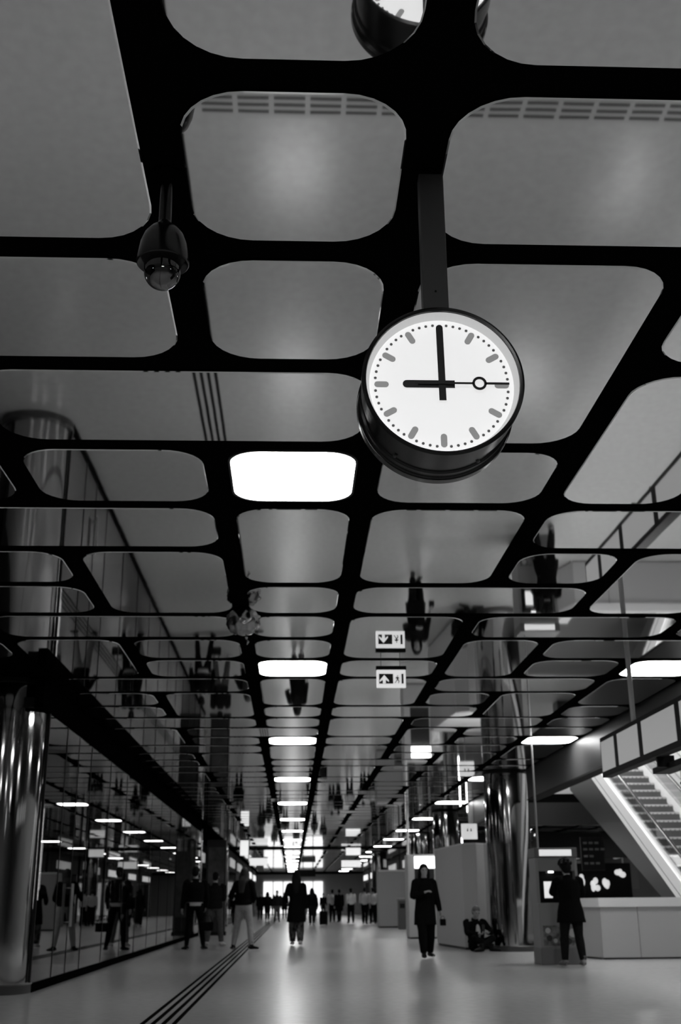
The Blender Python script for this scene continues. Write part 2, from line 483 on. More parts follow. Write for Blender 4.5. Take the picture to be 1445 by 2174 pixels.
for s, y in ((1, .046), (-1, .240)):
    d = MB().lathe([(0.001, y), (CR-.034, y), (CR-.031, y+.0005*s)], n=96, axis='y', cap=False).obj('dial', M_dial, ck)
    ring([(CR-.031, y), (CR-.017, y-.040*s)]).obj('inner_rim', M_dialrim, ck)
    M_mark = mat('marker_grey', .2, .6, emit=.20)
    yy = y-.0015*s
    for k in range(12):
        a = PI/2-k*PI/6*s
        r0, r1, hw = CR*.655, CR*.835, .0120
        pts = []
        for i in range(9): b = -PI/2+PI*i/8; pts.append((r1-hw+hw*math.cos(b), hw*math.sin(b)))
        for i in range(9): b = PI/2+PI*i/8; pts.append((r0+hw+hw*math.cos(b), hw*math.sin(b)))
        mb = MB(); ca, sa = math.cos(a), math.sin(a)
        mb.prism(pts, lambda u, v, h: (u*ca-v*sa, h, u*sa+v*ca), y, yy)
        mb.obj('hour_marker', M_mark, d)
    mb = MB()
    for k in range(60):
        if k % 5 == 0: continue
        a = 2*PI*k/60; q = CR*.825
        mb.prism([(q*math.cos(a)+.0056*math.cos(b), q*math.sin(a)+.0056*math.sin(b)) for b in [2*PI*i/10 for i in range(10)]], lambda u, v, h: (u, h, v), y, yy)
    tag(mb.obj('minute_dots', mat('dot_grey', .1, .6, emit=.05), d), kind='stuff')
    M_hand = mat('hand_black', .022, .5)
    def hand(name, pts, off, ang, mt=M_hand):
        mb = MB(); ca, sa = math.cos(ang), math.sin(ang)
        mb.prism(pts, lambda u, v, h: (u*ca-v*sa, h, u*sa+v*ca), y-off*s, y-(off+.003)*s)
        return mb.obj(name, mt, ck)
    def bar_pts(a, b, wd):
        pts = [(a, -wd), (a, wd)]
        for i in range(9):
            t = PI/2-PI*i/8; pts.append((b-wd+wd*math.cos(t), wd*math.sin(t)))
        return pts
    flip = 1 if s == 1 else -1
    hand('hour_hand', bar_pts(-.048, CR*.485, .0150), .006, PI if s == 1 else 0)
    hand('minute_hand', bar_pts(-.068, CR*.81, .0130), .011, PI/2+.01)
    sa_ = 0.0 if s == 1 else PI
    hand('second_hand', [(-.09, -.0036), (-.09, .0036), (.118, .0036), (.118, -.0036)], .016, sa_+.0)
    hand('second_hand_tip', [(.160, -.0042), (.160, .0042), (CR*.83, .0042), (CR*.83, -.0042)], .016, sa_)
    mb = MB()
    cx_ = .139*math.cos(sa_); n = 28
    mb.lathe([(.0175, y-.016*s), (.0270, y-.016*s), (.0270, y-.019*s), (.0175, y-.019*s), (.0175, y-.016*s)], c=(cx_, 0, 0), n=n, axis='y', cap=False)
    mb.obj('second_hand_ring', M_hand, ck)
MB().lathe([(CR-.017, .0), (CR-.017, .0012), (.001, .0012)], n=64, axis='y', cap=False).obj('cover_glass', mat_glass('cover_glass', .025, 1.0), ck)
pole = MB().box((-.050, .105, CR-.02), (.050, .170, HC-CZ), .006).obj('hanging_post', mat('post_grey', .10, .45), ck)
for s in (-1, 1):
    MB().tube([(s*.048, .137, CR+.02), (s*.064, .137, CR+.02), (s*.068, .137, CR+.02)], [.006, .009, .006], 10).obj('bolt', M_steel, ck, smooth=True)
MB().tube([(0, .106, CR+.13), (0, .102, CR+.13)], [.005, .004], 10).obj('screw', M_blackm, ck)
for a in (-.62, .5):
    MB().ell(((CR-.008)*math.sin(a), .16, -(CR-.008)*math.cos(a)), (.008, .008, .008), 10, 6).obj('screw', M_dsteel, ck)

# ---------------------------------------------------------------- dome camera
dc = empty('dome_camera', (-.525, 3.87, HC), 'black pendant dome security camera on a short drop pole', 'security camera')
MB().lathe([(.07, -.012), (.07, 0)], n=28).obj('ceiling_plate', M_black, dc, smooth=True)
MB().lathe([(.026, -.24), (.024, -.012)], n=20).obj('drop_pole', M_blackg, dc, smooth=True)
MB().lathe([(.027, -.225), (.034, -.24), (.055, -.255), (.078, -.285), (.092, -.325), (.099, -.37), (.103, -.398), (.103, -.412), (.099, -.416), (.094, -.412), (.06, -.402)], n=40, cap=False).obj('housing', M_blackg, dc, smooth=True)
bub = MB()
prof = [(.072*math.cos(t), -.452-.072*math.sin(t)) for t in [PI/2*i/9 for i in range(9)]] + [(.002, -.524)]
bub.lathe([(.074, -.405), (.072, -.44)] + prof, n=36, cap=False)
bub.obj('dome', mat_glass('smoked_dome', .22, .35), dc, smooth='all')
MB().ell((0, 0, -.455), (.045, .045, .05), 18, 10).obj('lens_module', M_blackg, dc, smooth='all')

# ---------------------------------------------------------------- foil balloon
def foil():
    bm = bmesh.new(); bmesh.ops.create_icosphere(bm, subdivisions=4, radius=1)
    from mathutils import noise
    for v in bm.verts:
        p = v.co.copy()
        n = noise.noise(p*2.0)*.14+noise.noise(p*4.5)*.10+abs(noise.noise(p*8))*.05
        th = math.atan2(p.x, p.z)
        notch = 1-.14*math.exp(-(th-.45)**2/.03)
        v.co = Vector((p.x*.165, p.y*.13, p.z*.145))*(1+n)*notch
    mb = MB(); mb.bm(bm); return mb
fb = empty('foil_balloon', (-.50, 10.85, 3.645), 'crumpled shiny foil balloon caught under the mirror ceiling', 'balloon')
foil().obj('envelope', mat('foil', .42, .22, metal=1.0, bump=.25, bscale=14), fb, smooth='all')
MB().tube([(.03, 0, -.16), (.035, 0, -.185), (.05, -.01, -.21), (.04, 0, -.235)], [.018, .008, .012, .004], 8).obj('neck', mat('foil', .36), fb)

# ---------------------------------------------------------------- exit sign
ex = empty('exit_sign', (1.172, 13.35, 3.44), 'illuminated emergency exit sign with up arrow and running figure', 'sign')
MB().box((-.175, -.02, 0), (.175, .02, .215), .006).obj('light_box', mat('exit_white', .8, .5, emit=.62), ex)
MB().box((-.182, -.03, .215), (.182, .03, .26), .004).obj('top_rail', M_blackm, ex)
for x in (-.12, .11): MB().tube([(x, 0, .26), (x, 0, HC-3.44)], .003, 6).obj('wire', M_blackm, ex)
M_pic = mat('pictogram_dark', .045, .6)
def flat(name, pts, parent, mt=M_pic, y0=-.0215, th=.002):
    mb = MB(); mb.prism(pts, lambda u, v, h: (u, h, v), y0, y0-th); return mb.obj(name, mt, parent)
sq = flat('arrow_field', [(-.148, .045), (.022, .045), (.022, .165), (-.148, .165)], ex)
flat('arrow', [(-.085, .15), (-.030, .085), (-.030, .065), (-.068, .095), (-.068, .048), (-.102, .048), (-.102, .095), (-.140, .065), (-.140, .085)], ex, mat('exit_arrow', .8, .5, emit=.62), -.0236, .0015)
flat('door_mark', [(.122, .045), (.148, .045), (.148, .165), (.122, .165)], ex)
rm = MB()
for pts in ([(.070, .135), (.082, .135), (.082, .148), (.070, .148)], [(.058, .128), (.088, .128), (.084, .096), (.066, .096)],
            [(.066, .098), (.080, .098), (.066, .076), (.046, .050), (.038, .056), (.056, .078)],
            [(.072, .098), (.085, .098), (.098, .078), (.092, .050), (.082, .050), (.086, .074)],
            [(.084, .126), (.104, .108), (.100, .102), (.082, .116)], [(.060, .126), (.044, .108), (.048, .104), (.064, .116)]):
    rm.prism(pts, lambda u, v, h: (u, h, v), -.0215, -.0235)
rm.obj('running_figure', M_pic, ex)

# washroom sign
ws = empty('pictogram_sign', (5.03, 33.0, 2.70), 'square pale light box with two tiny dark figures above the white booth', 'sign')
MB().box((-.22, -.06, 0), (.22, .06, .42), .008).obj('light_box', mat('wc_white', .8, .5, emit=.5), ws)
for x in (-.15, .15): MB().tube([(x, 0, .42), (x, 0, HC-2.7)], .008, 6).obj('rod', M_dark, ws)
for x in (-.055, .045):
    mb = MB()
    mb.prism([(x-.016+.0, .205), (x+.016, .205), (x+.022, .265), (x-.022, .265)], lambda u, v, h: (u, h, v), -.062, -.065)
    mb.prism([(x+.016*math.cos(b), .287+.016*math.sin(b)) for b in [2*PI*i/10 for i in range(10)]], lambda u, v, h: (u, h, v), -.062, -.065)
    mb.obj('figure', M_pic, ws)

# ---------------------------------------------------------------- hanging info board beside escalators
IBX, IBZ = 3.77, 2.42
ib = empty('information_board', (IBX, 0, IBZ), 'long black-framed information board of grey screens hung in front of the escalators', 'information board')
y0, y1 = 9.3, 13.82
MB().box((0, y0, 0), (.12, y1, .475), .008).obj('casing', M_blackm, ib)
yy = y1-.055
for wd in (.56, .80, 1.10, 1.40):
    MB().box((-.006, yy-wd, .065), (.002, yy, .42)).obj('screen', M_screen, ib)
    yy -= wd+.16
MB().box((.14, 9.3, -.12), (.34, 12.3, -.055), .008).obj('cable_tray', M_blackm, ib)
for y in (9.9, 11.8): MB().box((.04, y-.02, -.10), (.22, y+.02, .02)).obj('bracket', M_blackm, ib)
MB().tube([(.26, 11.75, -.12), (.26, 11.75, -.26)], .003, 6).obj('sensor_cord', M_blackm, ib)
MB().ell((.26, 11.75, -.27), (.018, .018, .018), 10, 6).obj('sensor', M_dark, ib)
for y in (12.55, 10.0): MB().tube([(.06, y, .475), (.06, y, HC-IBZ)], .028, 14).obj('drop_pole', mat('pole_pale', .62, .35), ib, smooth=True)

# ---------------------------------------------------------------- atrium edge, upper hall
M_bulk = mat('bulkhead_gloss', .045, .4, spec=.2, bump=.1, bscale=2.5)
bk = MB().box((5.20, 7.0, 3.15), (5.42, 25.36, HC)).box((5.20, 26.54, 3.15), (5.42, 34.2, HC)).obj('trim_2', M_bulk)
tag(bk, 'glossy metal bulkhead along the edge of the escalator opening', kind='structure')
MB().box((5.185, 7.0, 3.12), (5.43, 25.36, 3.15)).box((5.185, 26.54, 3.12), (5.43, 34.2, 3.15)).obj('edge_strip', M_blackm, bk)
tag(MB().box((5.42, 34.2, 3.15), (XR, 34.4, HC)).obj('trim_3', M_dark), 'dark bulkhead at the far end of the escalator opening', kind='structure')
wu = MB(); wu.box((5.26, 6.8, HC+.25), (5.4, 40, 8.6)); wu.box((5.26, 40, HC+.25), (XR, 40.15, 8.6)); wu.box((5.26, 6.8, HC), (XR, 6.95, 8.6))
tag(wu.obj('wall_upper', mat('upper_white', .6, .6)), 'pale wall of the upper hall above the escalators', kind='structure')
tag(MB().box((5.26, 6.8, 8.6), (XR, 40.15, 8.75)).obj('ceiling_upper', mat('upper_ceiling', .6, .7)), 'ceiling of the upper hall above the escalators', kind='structure')
tag(MB().box((XR, -6, 0), (XR+.15, 122, 8.75)).obj('wall_right', mat('right_wall', .25, .6)), 'far right wall of the hall', kind='structure')
for i, (x, y) in enumerate(((7.6, 13), (7.6, 19), (7.6, 25), (7.6, 30.5), (6.4, 27.8), (6.4, 33.5), (8.2, 36.5), (11.5, 19), (11.5, 25))):  # unseen lamps, the farther ones added to brighten the escalators and sloping wall
    t = empty('unseen_hall_light', (x, y, 8.6), 'unseen long ceiling light of the upper hall, %s of nine above the escalators' % ORD[i], 'ceiling light', 'unseen upper hall lights')
    MB().box((-.9, -.35, -.05), (.9, .35, 0)).obj('rim', M_white, t)
    MB().box((-.86, -.31, -.056), (.86, .31, -.05)).obj('diffuser', mat('upper_diffuser', .9, .5, emit=UPPER), t)

# ---------------------------------------------------------------- escalators
SL = .505
def escalator(X, W, ybase, label, zoff=0.0, n_steps=22):
    """left cladding plane at X; line z = SL*(y-ybase) is the top of the dark cladding"""
    t = empty('escalator', (X, ybase, 0), label, 'escalator', 'escalators up to the upper hall')
    y_end = 10.4
    M_clad = mat('escalator_cladding', .06, .35, metal=.2)
    M_band = mat('escalator_white_glow', .78, .5, emit=.28)  # white with added glow, since lamps above hardly reach this upright face
    def slope_plate(name, x0, x1, lo, hi, m, parent=t, ya=.35, yb=y_end):
        mb = MB()
        pts = [(ya, SL*ya+lo), (yb, SL*yb+lo), (yb, SL*yb+hi), (ya, SL*ya+hi)]
        mb.prism(pts, lambda u, v, h: (h, u, max(v, 0.0)), x0, x1)
        return mb.obj(name, m, parent)
    for x in (0, W):
        s = 1 if x == 0 else -1
        slope_plate('side_cladding', x-.02, x+.02, -1.30, 0.0, M_clad)
        slope_plate('deck_band', x-.03, x+.10 if s == 1 else x+.03, 0.0, .50, M_band)
        slope_plate('deck_groove', x-.034, x-.030, .16, .175, M_dark)
        slope_plate('skirt', x+.10*s-.01, x+.10*s+.01, -.10, .22, mat('skirt_dark', .06, .4))
        slope_plate('balustrade_glass', x+.05*s-.006, x+.05*s+.006, .50, .95, M_clear)
        hr = MB().tube([(x+.05*s, .38, 1.10), (x+.05*s, .6, 1.26), (x+.05*s, y_end, SL*y_end+.98)], .045, 12, flat=.6).obj('handrail', M_blackg, t, smooth=True)
        MB().tube([(x+.05*s, .4, SL*.4+.94), (x+.05*s, y_end, SL*y_end+.94)], .022, 8).obj('handrail_profile', M_steel, t, smooth=True)
    slope_plate('underside', .02, W-.02, -1.30, -1.24, M_clad)
    step = MB(); step.box((.12, .03, -.02), (W-.12, .42, 0)); step.box((.12, 0, -.21), (W-.12, .02, -.045))
    for i in range(10):
        step.box((.14+i*(W-.28)/10, -.006, -.2), (.14+i*(W-.28)/10+.03, 0, -.02))
    step.cur = 1; step.box((.12, -.006, -.045), (W-.12, .03, 0))
    sm = step.mesh('step', mat('step_metal', .13, .5, metal=.2), mat('step_nosing', .7, .5))
    for i in range(int(y_end/.41)):
        y = .5+i*.41
        if y > y_end-.4: break
        o = link_mesh('step', sm, t, (0, y, SL*y+.42))
    MB().box((.10, .36, 0), (W-.10, .52, .30)).obj('comb_plate', M_steel, t)
    MB().box((-.045, .4, .0), (-.030, .41, .01)).obj('edge_cap', M_steel, t)
    slope_plate('edge_light', -.040, -.031, .492, .508, mat('edge_glow', .8, .5, emit=.8))
    return t
escalator(7.8, 1.32, 21.6, 'nearer escalator with white side band rising behind the low wall')
escalator(9.75, 1.32, 21.6, 'farther escalator beside the white sloping wall')
# white sloping wall between / beyond the escalators
sw = MB(); sw.prism([(22.3, .0), (32.0, 4.9), (32.0, 7.2), (22.3, 2.3)], lambda u, v, h: (h, u, v), 9.30, 9.55)
sw = sw.obj('sloping_panel_wall', mat('slope_white', .85, .45), None)
tag(sw, 'white sloping panel wall with grooves between the two escalators', 'panel wall')
for k in (1.0, 1.3, 1.6, 1.9, 2.1):
    g = MB(); g.prism([(22.3, k), (32.0, 4.9+k), (32.0, 4.92+k), (22.3, .02+k)], lambda u, v, h: (h, u, v), 9.29, 9.30)
    g.obj('groove', M_mid, sw)

tag(MB().box((5.75, 21.9, 0), (11.8, 33.8, .006)).obj('floor_landing', mat('landing_dark', .03, .7)), 'dark rubber floor around the escalator foot behind the low wall', kind='structure')
# low wall in front of the escalators
lw = empty('low_wall', (5.66, 21.7, 0), 'low pale wall with white coping in front of the escalators', 'wall')
def wall_seg(name, pts, z0, z1, m, out=0.0):
    mb = MB(); mb.prism(pts, lambda u, v, h: (u, v, h), z0, z1); return mb.obj(name, m, lw)
M_par = mat('parapet_panel', .42, .5)
wall_seg('panel', [(0, 0), (.695, 0), (.695, .16), (0, .16)], .03, .90, M_par)
wall_seg('panel', [(.705, 0), (2.40, 0), (2.40, .16), (.705, .16)], .03, .90, M_par)
wall_seg('panel', [(2.41, 0), (4.6, 0), (4.6, .16), (2.41, .16)], .03, .90, M_par)
wall_seg('return_panel', [(-.005, .01), (-.005, .16), (.05, 1.0), (-.10, 1.05), (-.16, .62)], .03, .90, M_par)
wall_seg('plinth', [(.02, .02), (4.6, .02), (4.6, .14), (.02, .14)], 0, .03, M_dark)
wall_seg('plinth', [(-.02, .02), (.0, .16), (.04, .98), (-.08, 1.03), (-.14, .62)], 0, .03, M_dark)
wall_seg('coping', [(-.02, -.03), (4.62, -.03), (4.62, .2), (.02, .2), (.07, 1.06), (-.12, 1.08), (-.19, .60)], .90, 1.06, mat('coping_white', .78, .4))

# ---------------------------------------------------------------- ticket machine
tm = empty('ticket_machine', (4.53, 20.0, 0), 'grey ticket machine with white lit header, used by a person in dark coat', 'ticket machine')
M_tm = mat('machine_grey', .24, .45)
W2 = .36
MB().box((-W2, .0, 0), (W2, .62, .26), .008).obj('plinth', mat('machine_plinth', .14, .5), tm)
MB().box((-W2+.01, .02, .26), (W2-.01, .62, .98), .012).obj('lower_cabinet', M_tm, tm)
MB().box((-W2, .03, .98), (-W2+.05, .60, 1.72), .006).obj('side_cheek', M_tm, tm)
MB().box((W2-.05, .03, .98), (W2, .60, 1.72), .006).obj('side_cheek', M_tm, tm)
MB().box((-W2+.05, .20, .98), (W2-.05, .60, 1.50)).obj('recess', M_blackg, tm)
MB().box((-W2+.05, .04, 1.50), (W2-.05, .60, 1.72), .006).obj('upper_panel', M_tm, tm)
hd = MB().box((-W2-.01, .0, 1.72), (W2+.01, .60, 1.88), .01).obj('header', mat('machine_header', .12, .5), tm)
MB().box((-.29, -.006, 1.745), (.27, .0, 1.85)).obj('lit_header_panel', mat('machine_lit', .8, .5, emit=.6), hd)
MB().box((-.20, .190, 1.06), (-.06, .199, 1.33)).obj('touch_screen', mat('machine_screen', .6, .3, emit=.7), tm)
MB().box((.06, .185, 1.05), (.25, .199, 1.42)).obj('key_panel', M_dark, tm)
MB().box((-.12, .10, 1.470), (-.04, .16, 1.498)).obj('recess_lamp', M_hot, tm)
gp = MB().box((-.30, .012, .30), (.30, .02, .62)).obj('picture_panel', mat('machine_art', .16, .4, noise=.9, nscale=9), tm)
for x, z, r, v in ((-.2, .42, .05, .02), (-.1, .38, .035, .5), (.02, .40, .06, .02), (.2, .5, .07, .45), (-.22, .54, .045, .5), (.13, .37, .05, .02)):
    MB().prism([(x+r*math.cos(b), z+r*math.sin(b)) for b in [2*PI*i/14 for i in range(14)]], lambda u, v_, h: (u, h, v_), .011, .009).obj('printed_spot', mat('art_%d' % int(v*100), v, .5), gp)
cd_ = MB().tube([(-.24, .3, 1.88), (-.24, .3, HC-.016)], .017, 12).obj('cable_conduit', mat('conduit_pale', .38, .5), tm, smooth=True)

# ---------------------------------------------------------------- white booth, display booth, kiosk box, bin
bt = empty('booth', (4.3, 28.2, 0), 'large plain white booth behind the seated man', 'booth')
c0 = [(-.68, 1.6), (-.64, 1.3), (-.42, -1.45), (-.12, -1.62), (.10, -1.4), (1.0, -1.4), (1.0, 1.6)]
mb = MB(); mb.prism(c0, lambda u, v, h: (u, v, h), .05, 2.26); mb.obj('shell', mat('booth_white', .46, .55), bt)
mb = MB(); mb.prism([(x*.97, y*.97) for x, y in c0], lambda u, v, h: (u, v, h), 0, .05); mb.obj('plinth', M_dark, bt)
mb = MB(); mb.prism([(x*1.005, y*1.005) for x, y in c0], lambda u, v, h: (u, v, h), 2.26, 2.29); mb.obj('top_edge', M_white, bt)

db = empty('display_booth', (4.05, 35.2, 0), 'tall pale booth with bright lit screen behind the walking woman', 'booth')
MB().box((-.60, 0, .04), (.60, .9, 2.38), .02).obj('shell', mat('dbooth', .42, .5), db)
MB().box((-.57, .03, 0), (.57, .87, .04)).obj('plinth', M_dark, db)
MB().box((-.39, -.012, 1.98), (.23, 0.0, 2.32)).obj('lit_screen', M_hot, db)
MB().box((-.39, -.010, .75), (.20, 0.0, 1.96)).obj('dark_panel', M_dark, db)
MB().box((.28, -.014, .10), (.52, 0.0, 2.0)).obj('poster', mat('poster_pale', .5, .4, noise=.6, nscale=4, emit=.12), db)
MB().tube([(-.56, .1, 2.38), (-.56, .1, HC-.016)], .035, 10).obj('conduit', mat('conduit_white', .8, .4), db, smooth=True)  # plain near-white pipe colour

kb = empty('kiosk', (4.35, 51.3, 0), 'plain grey kiosk box left of the display booth', 'kiosk')
MB().box((-.60, 0, .05), (.60, 1.2, 2.36), .02).obj('shell', mat('kiosk_grey', .33, .55), kb)
MB().box((-.58, .02, 0), (.58, 1.18, .05)).obj('plinth', M_dark, kb)
MB().box((-.60, -.02, 2.30), (.60, 0, 2.37)).obj('edge_trim', M_white, kb)
lb = empty('litter_bin', (4.44, 48.0, 0), 'dark upright litter bin in front of the grey kiosk box', 'bin')
MB().box((-.17, -.17, 0), (.17, .17, 1.08), .02).obj('body', mat('bin_dark', .09, .5), lb)
MB().box((-.19, -.19, 1.08), (.19, .19, 1.18), .02).obj('lid', M_mid, lb)
MB().box((-.10, -.175, .80), (.10, -.169, .98)).obj('opening', M_blackm, lb)

# ---------------------------------------------------------------- shops in the distance
def shopfront(x, y, w_, side, label, lit, seed):
    """side=+1: faces +x (left wall), -1: faces -x (right wall), 0: faces -y"""
    r = random.Random(seed)
    rz = {1: 0, -1: PI, 0: -PI/2}[side]
    t = empty('shopfront', (x, y, 0), label, 'shop', 'shops along the hall', rz=rz)
    H = HC
    MB().box((-.35, -w_/2, 2.75), (0, w_/2, H)).obj('fascia', M_dark2, t)
    MB().box((-4.0, -w_/2, 0), (-3.9, w_/2, H)).obj('back_wall', mat('shop_back', .5, .7), t)
    for s in (-1, 1):
        MB().box((-4.0, s*(w_/2-.08)-.08, 0), (0, s*(w_/2-.08)+.08, H)).obj('side_wall', M_dark2, t)
    MB().box((-3.9, -w_/2+.16, 2.85), (-.35, w_/2-.16, 2.95)).obj('inner_ceiling', M_mid, t)
    ra_, rb_ = r.uniform(.2, .32), r.uniform(.2, .32)
    if side: MB().box((.0, -w_*ra_, 2.95), (.09, w_*rb_, 3.38), .01).obj('sign_panel', M_soft if lit > 1 else M_dim, t)
    n = max(3, int(w_/1.8)); wd = (w_-.32)/n
    for i in range(n):
        y0 = -w_/2+.16+i*wd
        if r.random() < .75:
            MB().box((-.03, y0+.03, .06), (-.018, y0+wd-.03, 2.75)).obj('glass_pane', M_glass, t)
        MB().box((-.05, y0-.03, 0), (0.0, y0+.03, 2.75)).obj('mullion', M_steel if r.random() < .5 else M_dark, t)
    ml = {2: M_hot, 1: M_soft, 0: M_dim}[lit]
    for i in range(n):
        yc = -w_/2+.16+(i+.5)*wd
        MB().box((-2.8, yc-.5, 2.80), (-.7, yc-.38, 2.85)).obj('strip_light', mat('shop_strip', .8, .5, emit=3.0), t)
        h = r.uniform(1.2, 2.2); dpt = r.uniform(-2.6, -.7)
        rk = MB().box((dpt-.25, yc-wd*.36, 0), (dpt+.1, yc+wd*.30, h)).obj('shelf_unit', M_dark if r.random() < .5 else M_mid, t)
        if r.random() < .7:
            z = r.uniform(.5, h-.3)
            MB().box((dpt+.1, yc-wd*.3, z), (dpt+.12, yc+wd*.26, z+r.uniform(.12, .4))).obj('lit_panel', ml, rk)
    return t
sd = 1
for i, y in enumerate((46.5, 56, 65.5, 75, 84.5, 94, 104)):
    lit = (1, 1, 1, 1, 2, 2, 2)[i]
    shopfront(-4.4 if i < 2 else -3.4, y, 9.0, 1, '%s shop on the left past the dark pylon' % ORD[i].capitalize(), lit, 100+i)
for i, y in enumerate((58, 67.5, 77, 86.5, 96, 105.5)):
    shopfront(6.6, y, 9.0, -1, '%s lit shop on the right beyond the kiosk box' % ORD[i].capitalize(), (1, 1, 1, 2, 2, 2)[i], 200+i)
shopfront(11.4, 49.5, 9.2, 0, 'Dark wide shop facing us far behind the ticket machine', 0, 301)

# blade signs that hang over the hall far back
def blade(x, y, z, w_, h, m, label):
    t = empty('hanging_sign', (x, y, z), label, 'sign', 'far hanging signs')
    MB().box((-w_/2, -.05, 0), (w_/2, .05, h), .01).obj('light_box', m, t)
    MB().box((-w_/2-.02, -.055, h), (w_/2+.02, .055, h+.05)).obj('top_rail', M_blackm, t)
    for s in (-1, 1): MB().tube([(s*w_*.35, 0, h+.05), (s*w_*.35, 0, HC-z)], .008, 6).obj('rod', M_blackm, t)
blade(2.9, 56.0, 3.18, .7, .34, M_signlit, 'small pale hanging sign right of the middle lights')
blade(-2.0, 48.5, 2.9, .34, .6, M_signlit, 'pale square hanging sign beside the dark pylon')
blade(3.6, 72.0, 3.1, 1.2, .4, M_signlit, 'wide pale hanging sign far down on the right')
blade(-1.9, 66.0, 3.05, 1.0, .4, M_signlit, 'wide pale hanging sign far down on the left')
blade(1.0, 92.0, 3.0, 1.6, .45, M_blackm, 'black hanging sign near the bright exit')

# dark area behind the escalators: menu boards and a lit counter
mn = empty('menu_board', (9.85, 38.0, 0), 'dark menu board with pale lettering under the escalator', 'menu board')
MB().box((-.40, 0, 1.95), (.36, .08, 3.0), .01).obj('panel', M_dark, mn)
for k, (z, tx) in enumerate(((2.78, 3), (2.58, 4), (2.36, 2), (2.14, 3))):
    for j in range(tx): MB().box((-.32+j*.19, -.006, z), (-.32+j*.19+.13, 0, z+.07)).obj('text_line', mat('menu_text', .3, .5), mn)
for s in (-.3, .3): MB().tube([(s, .04, 3.0), (s, .04, HC)], .01, 6).obj('rod', M_blackm, mn)
ct = empty('lit_counter', (9.95, 38.4, 0), 'snack counter with bright lit displays under the escalator', 'counter')
MB().box((-.85, 0, 0), (1.3, .7, 1.10), .02).obj('body', M_dark, ct)
for i, (x, z, w_, h) in enumerate(((-.52, 1.42, .34, .48), (-.08, 1.32, .28, .42), (.30, 1.38, .30, .40), (.78, 1.7, .34, .34))):
    mb = MB()
    for j in range(4):
        mb.ell((x+rnd.uniform(.2, .8)*w_, .30+.02*j, z+rnd.uniform(.2, .8)*h), (w_*rnd.uniform(.22, .36), .03, h*rnd.uniform(.2, .34)), 12, 8)
    mb.obj('lit_display', mat('counter_glow', .8, .5, emit=.6, noise=.5, nscale=7), ct, smooth='all')
MB().box((-.85, .36, 1.10), (1.3, .44, 2.2)).obj('back_board', M_dark2, ct)
tag(MB().box((5.9, 46.0, 0), (15, 46.15, HC)).obj('wall_rear', M_dark2), 'dark wall behind the escalator hall', kind='structure') if False else None

for i, (x, y, h) in enumerate(((5.6, 40.5, 2.9), (6.2, 42.6, 3.3), (5.75, 44.8, 2.6), (7.0, 46.2, 3.2), (5.7, 51.2, 3.3), (6.1, 53.0, 2.8), (5.45, 55.5, 3.3), (7.9, 43.0, 3.0))):  # more invented glow posts, scattered as bright stripes in the dark background
    strip_post(x, y, h, '%s nearest slim glowing post added on the right behind the booths' % ORD[i], 'added slim glow posts on the right')
# ---------------------------------------------------------------- end of the hall
we = MB().box((-9, 118.5, 0), (XR, 118.7, HC)).obj('wall_back', M_white)
tag(we, 'far end wall of the hall', kind='structure')
wn = empty('window_1', (0, 118.4, 0), 'bright glazed exit at the far end of the hall', kind='structure')
for i in range(6):
    MB().box((-2.9+i*1.0, 0, .1), (-2.9+i*1.0+.92, .03, 3.1)).obj('pane', mat('daylight_pane', .8, .5, emit=1.25), wn)
    MB().box((-2.9+i*1.0-.08, -.05, 0), (-2.9+i*1.0, .05, 3.2)).obj('frame', M_dark, wn)
tag(MB().box((-9, -6.2, 0), (XR, -6.0, HC)).obj('wall_front', M_grey), 'wall behind the viewer', kind='structure')
tag(MB().box((-9.2, -6, 0), (-9.0, 122, HC+.2)).obj('wall_outer', M_dark2), 'dark outer wall behind the left shops', kind='structure')

# ---------------------------------------------------------------- people
def remeshed(mb, voxel, mats, smooth_it=4, name='body'):
    me = mb.mesh('tmp')
    o = bpy.data.objects.new('tmp', me); COL.objects.link(o)
    r = o.modifiers.new('r', 'REMESH'); r.mode = 'VOXEL'; r.voxel_size = voxel; r.use_smooth_shade = True
    if smooth_it:
        s = o.modifiers.new('s', 'SMOOTH'); s.factor = .5; s.iterations = smooth_it
    dg = bpy.context.evaluated_depsgraph_get()
    out = bpy.data.meshes.new_from_object(o.evaluated_get(dg))
    bpy.data.objects.remove(o); bpy.data.meshes.remove(me)
    out.name = name; out.materials.clear()
    for m in mats: out.materials.append(m)
    out.polygons.foreach_set('use_smooth', [True]*len(out.polygons))
    return out

def V(*a): return Vector(a)
def two_bone(a, c, l1, l2, hint):
    d = c-a; L = min(d.length, (l1+l2)*.999); dn = d.normalized()
    x = (l1*l1-l2*l2+L*L)/(2*L); h = math.sqrt(max(l1*l1-x*x, 0))
    hv = Vector(hint); hv = hv-dn*hv.dot(dn)
    if hv.length < 1e-6: hv = V(0, 1, 0)
    return a+dn*x+hv.normalized()*h, a+dn*L
def spline(pts, rad, k=4):
    P = [pts[0]]+list(pts)+[pts[-1]]; R = [rad[0]]+list(rad)+[rad[-1]]
    op, orr = [], []
    for i in range(1, len(P)-2):
        for j in range(k):
            t = j/k
            q = .5*((2*P[i])+(P[i+1]-P[i-1])*t+(2*P[i-1]-5*P[i]+4*P[i+1]-P[i+2])*t*t+(3*P[i]-P[i-1]-3*P[i+1]+P[i+2])*t**3)
            op.append(q)
            if isinstance(R[i], tuple): orr.append(tuple(R[i][m]*(1-t)+R[i+1][m]*t for m in (0, 1)))
            else: orr.append(R[i]*(1-t)+R[i+1]*t)
    op.append(pts[-1]); orr.append(rad[-1])
    return op, orr

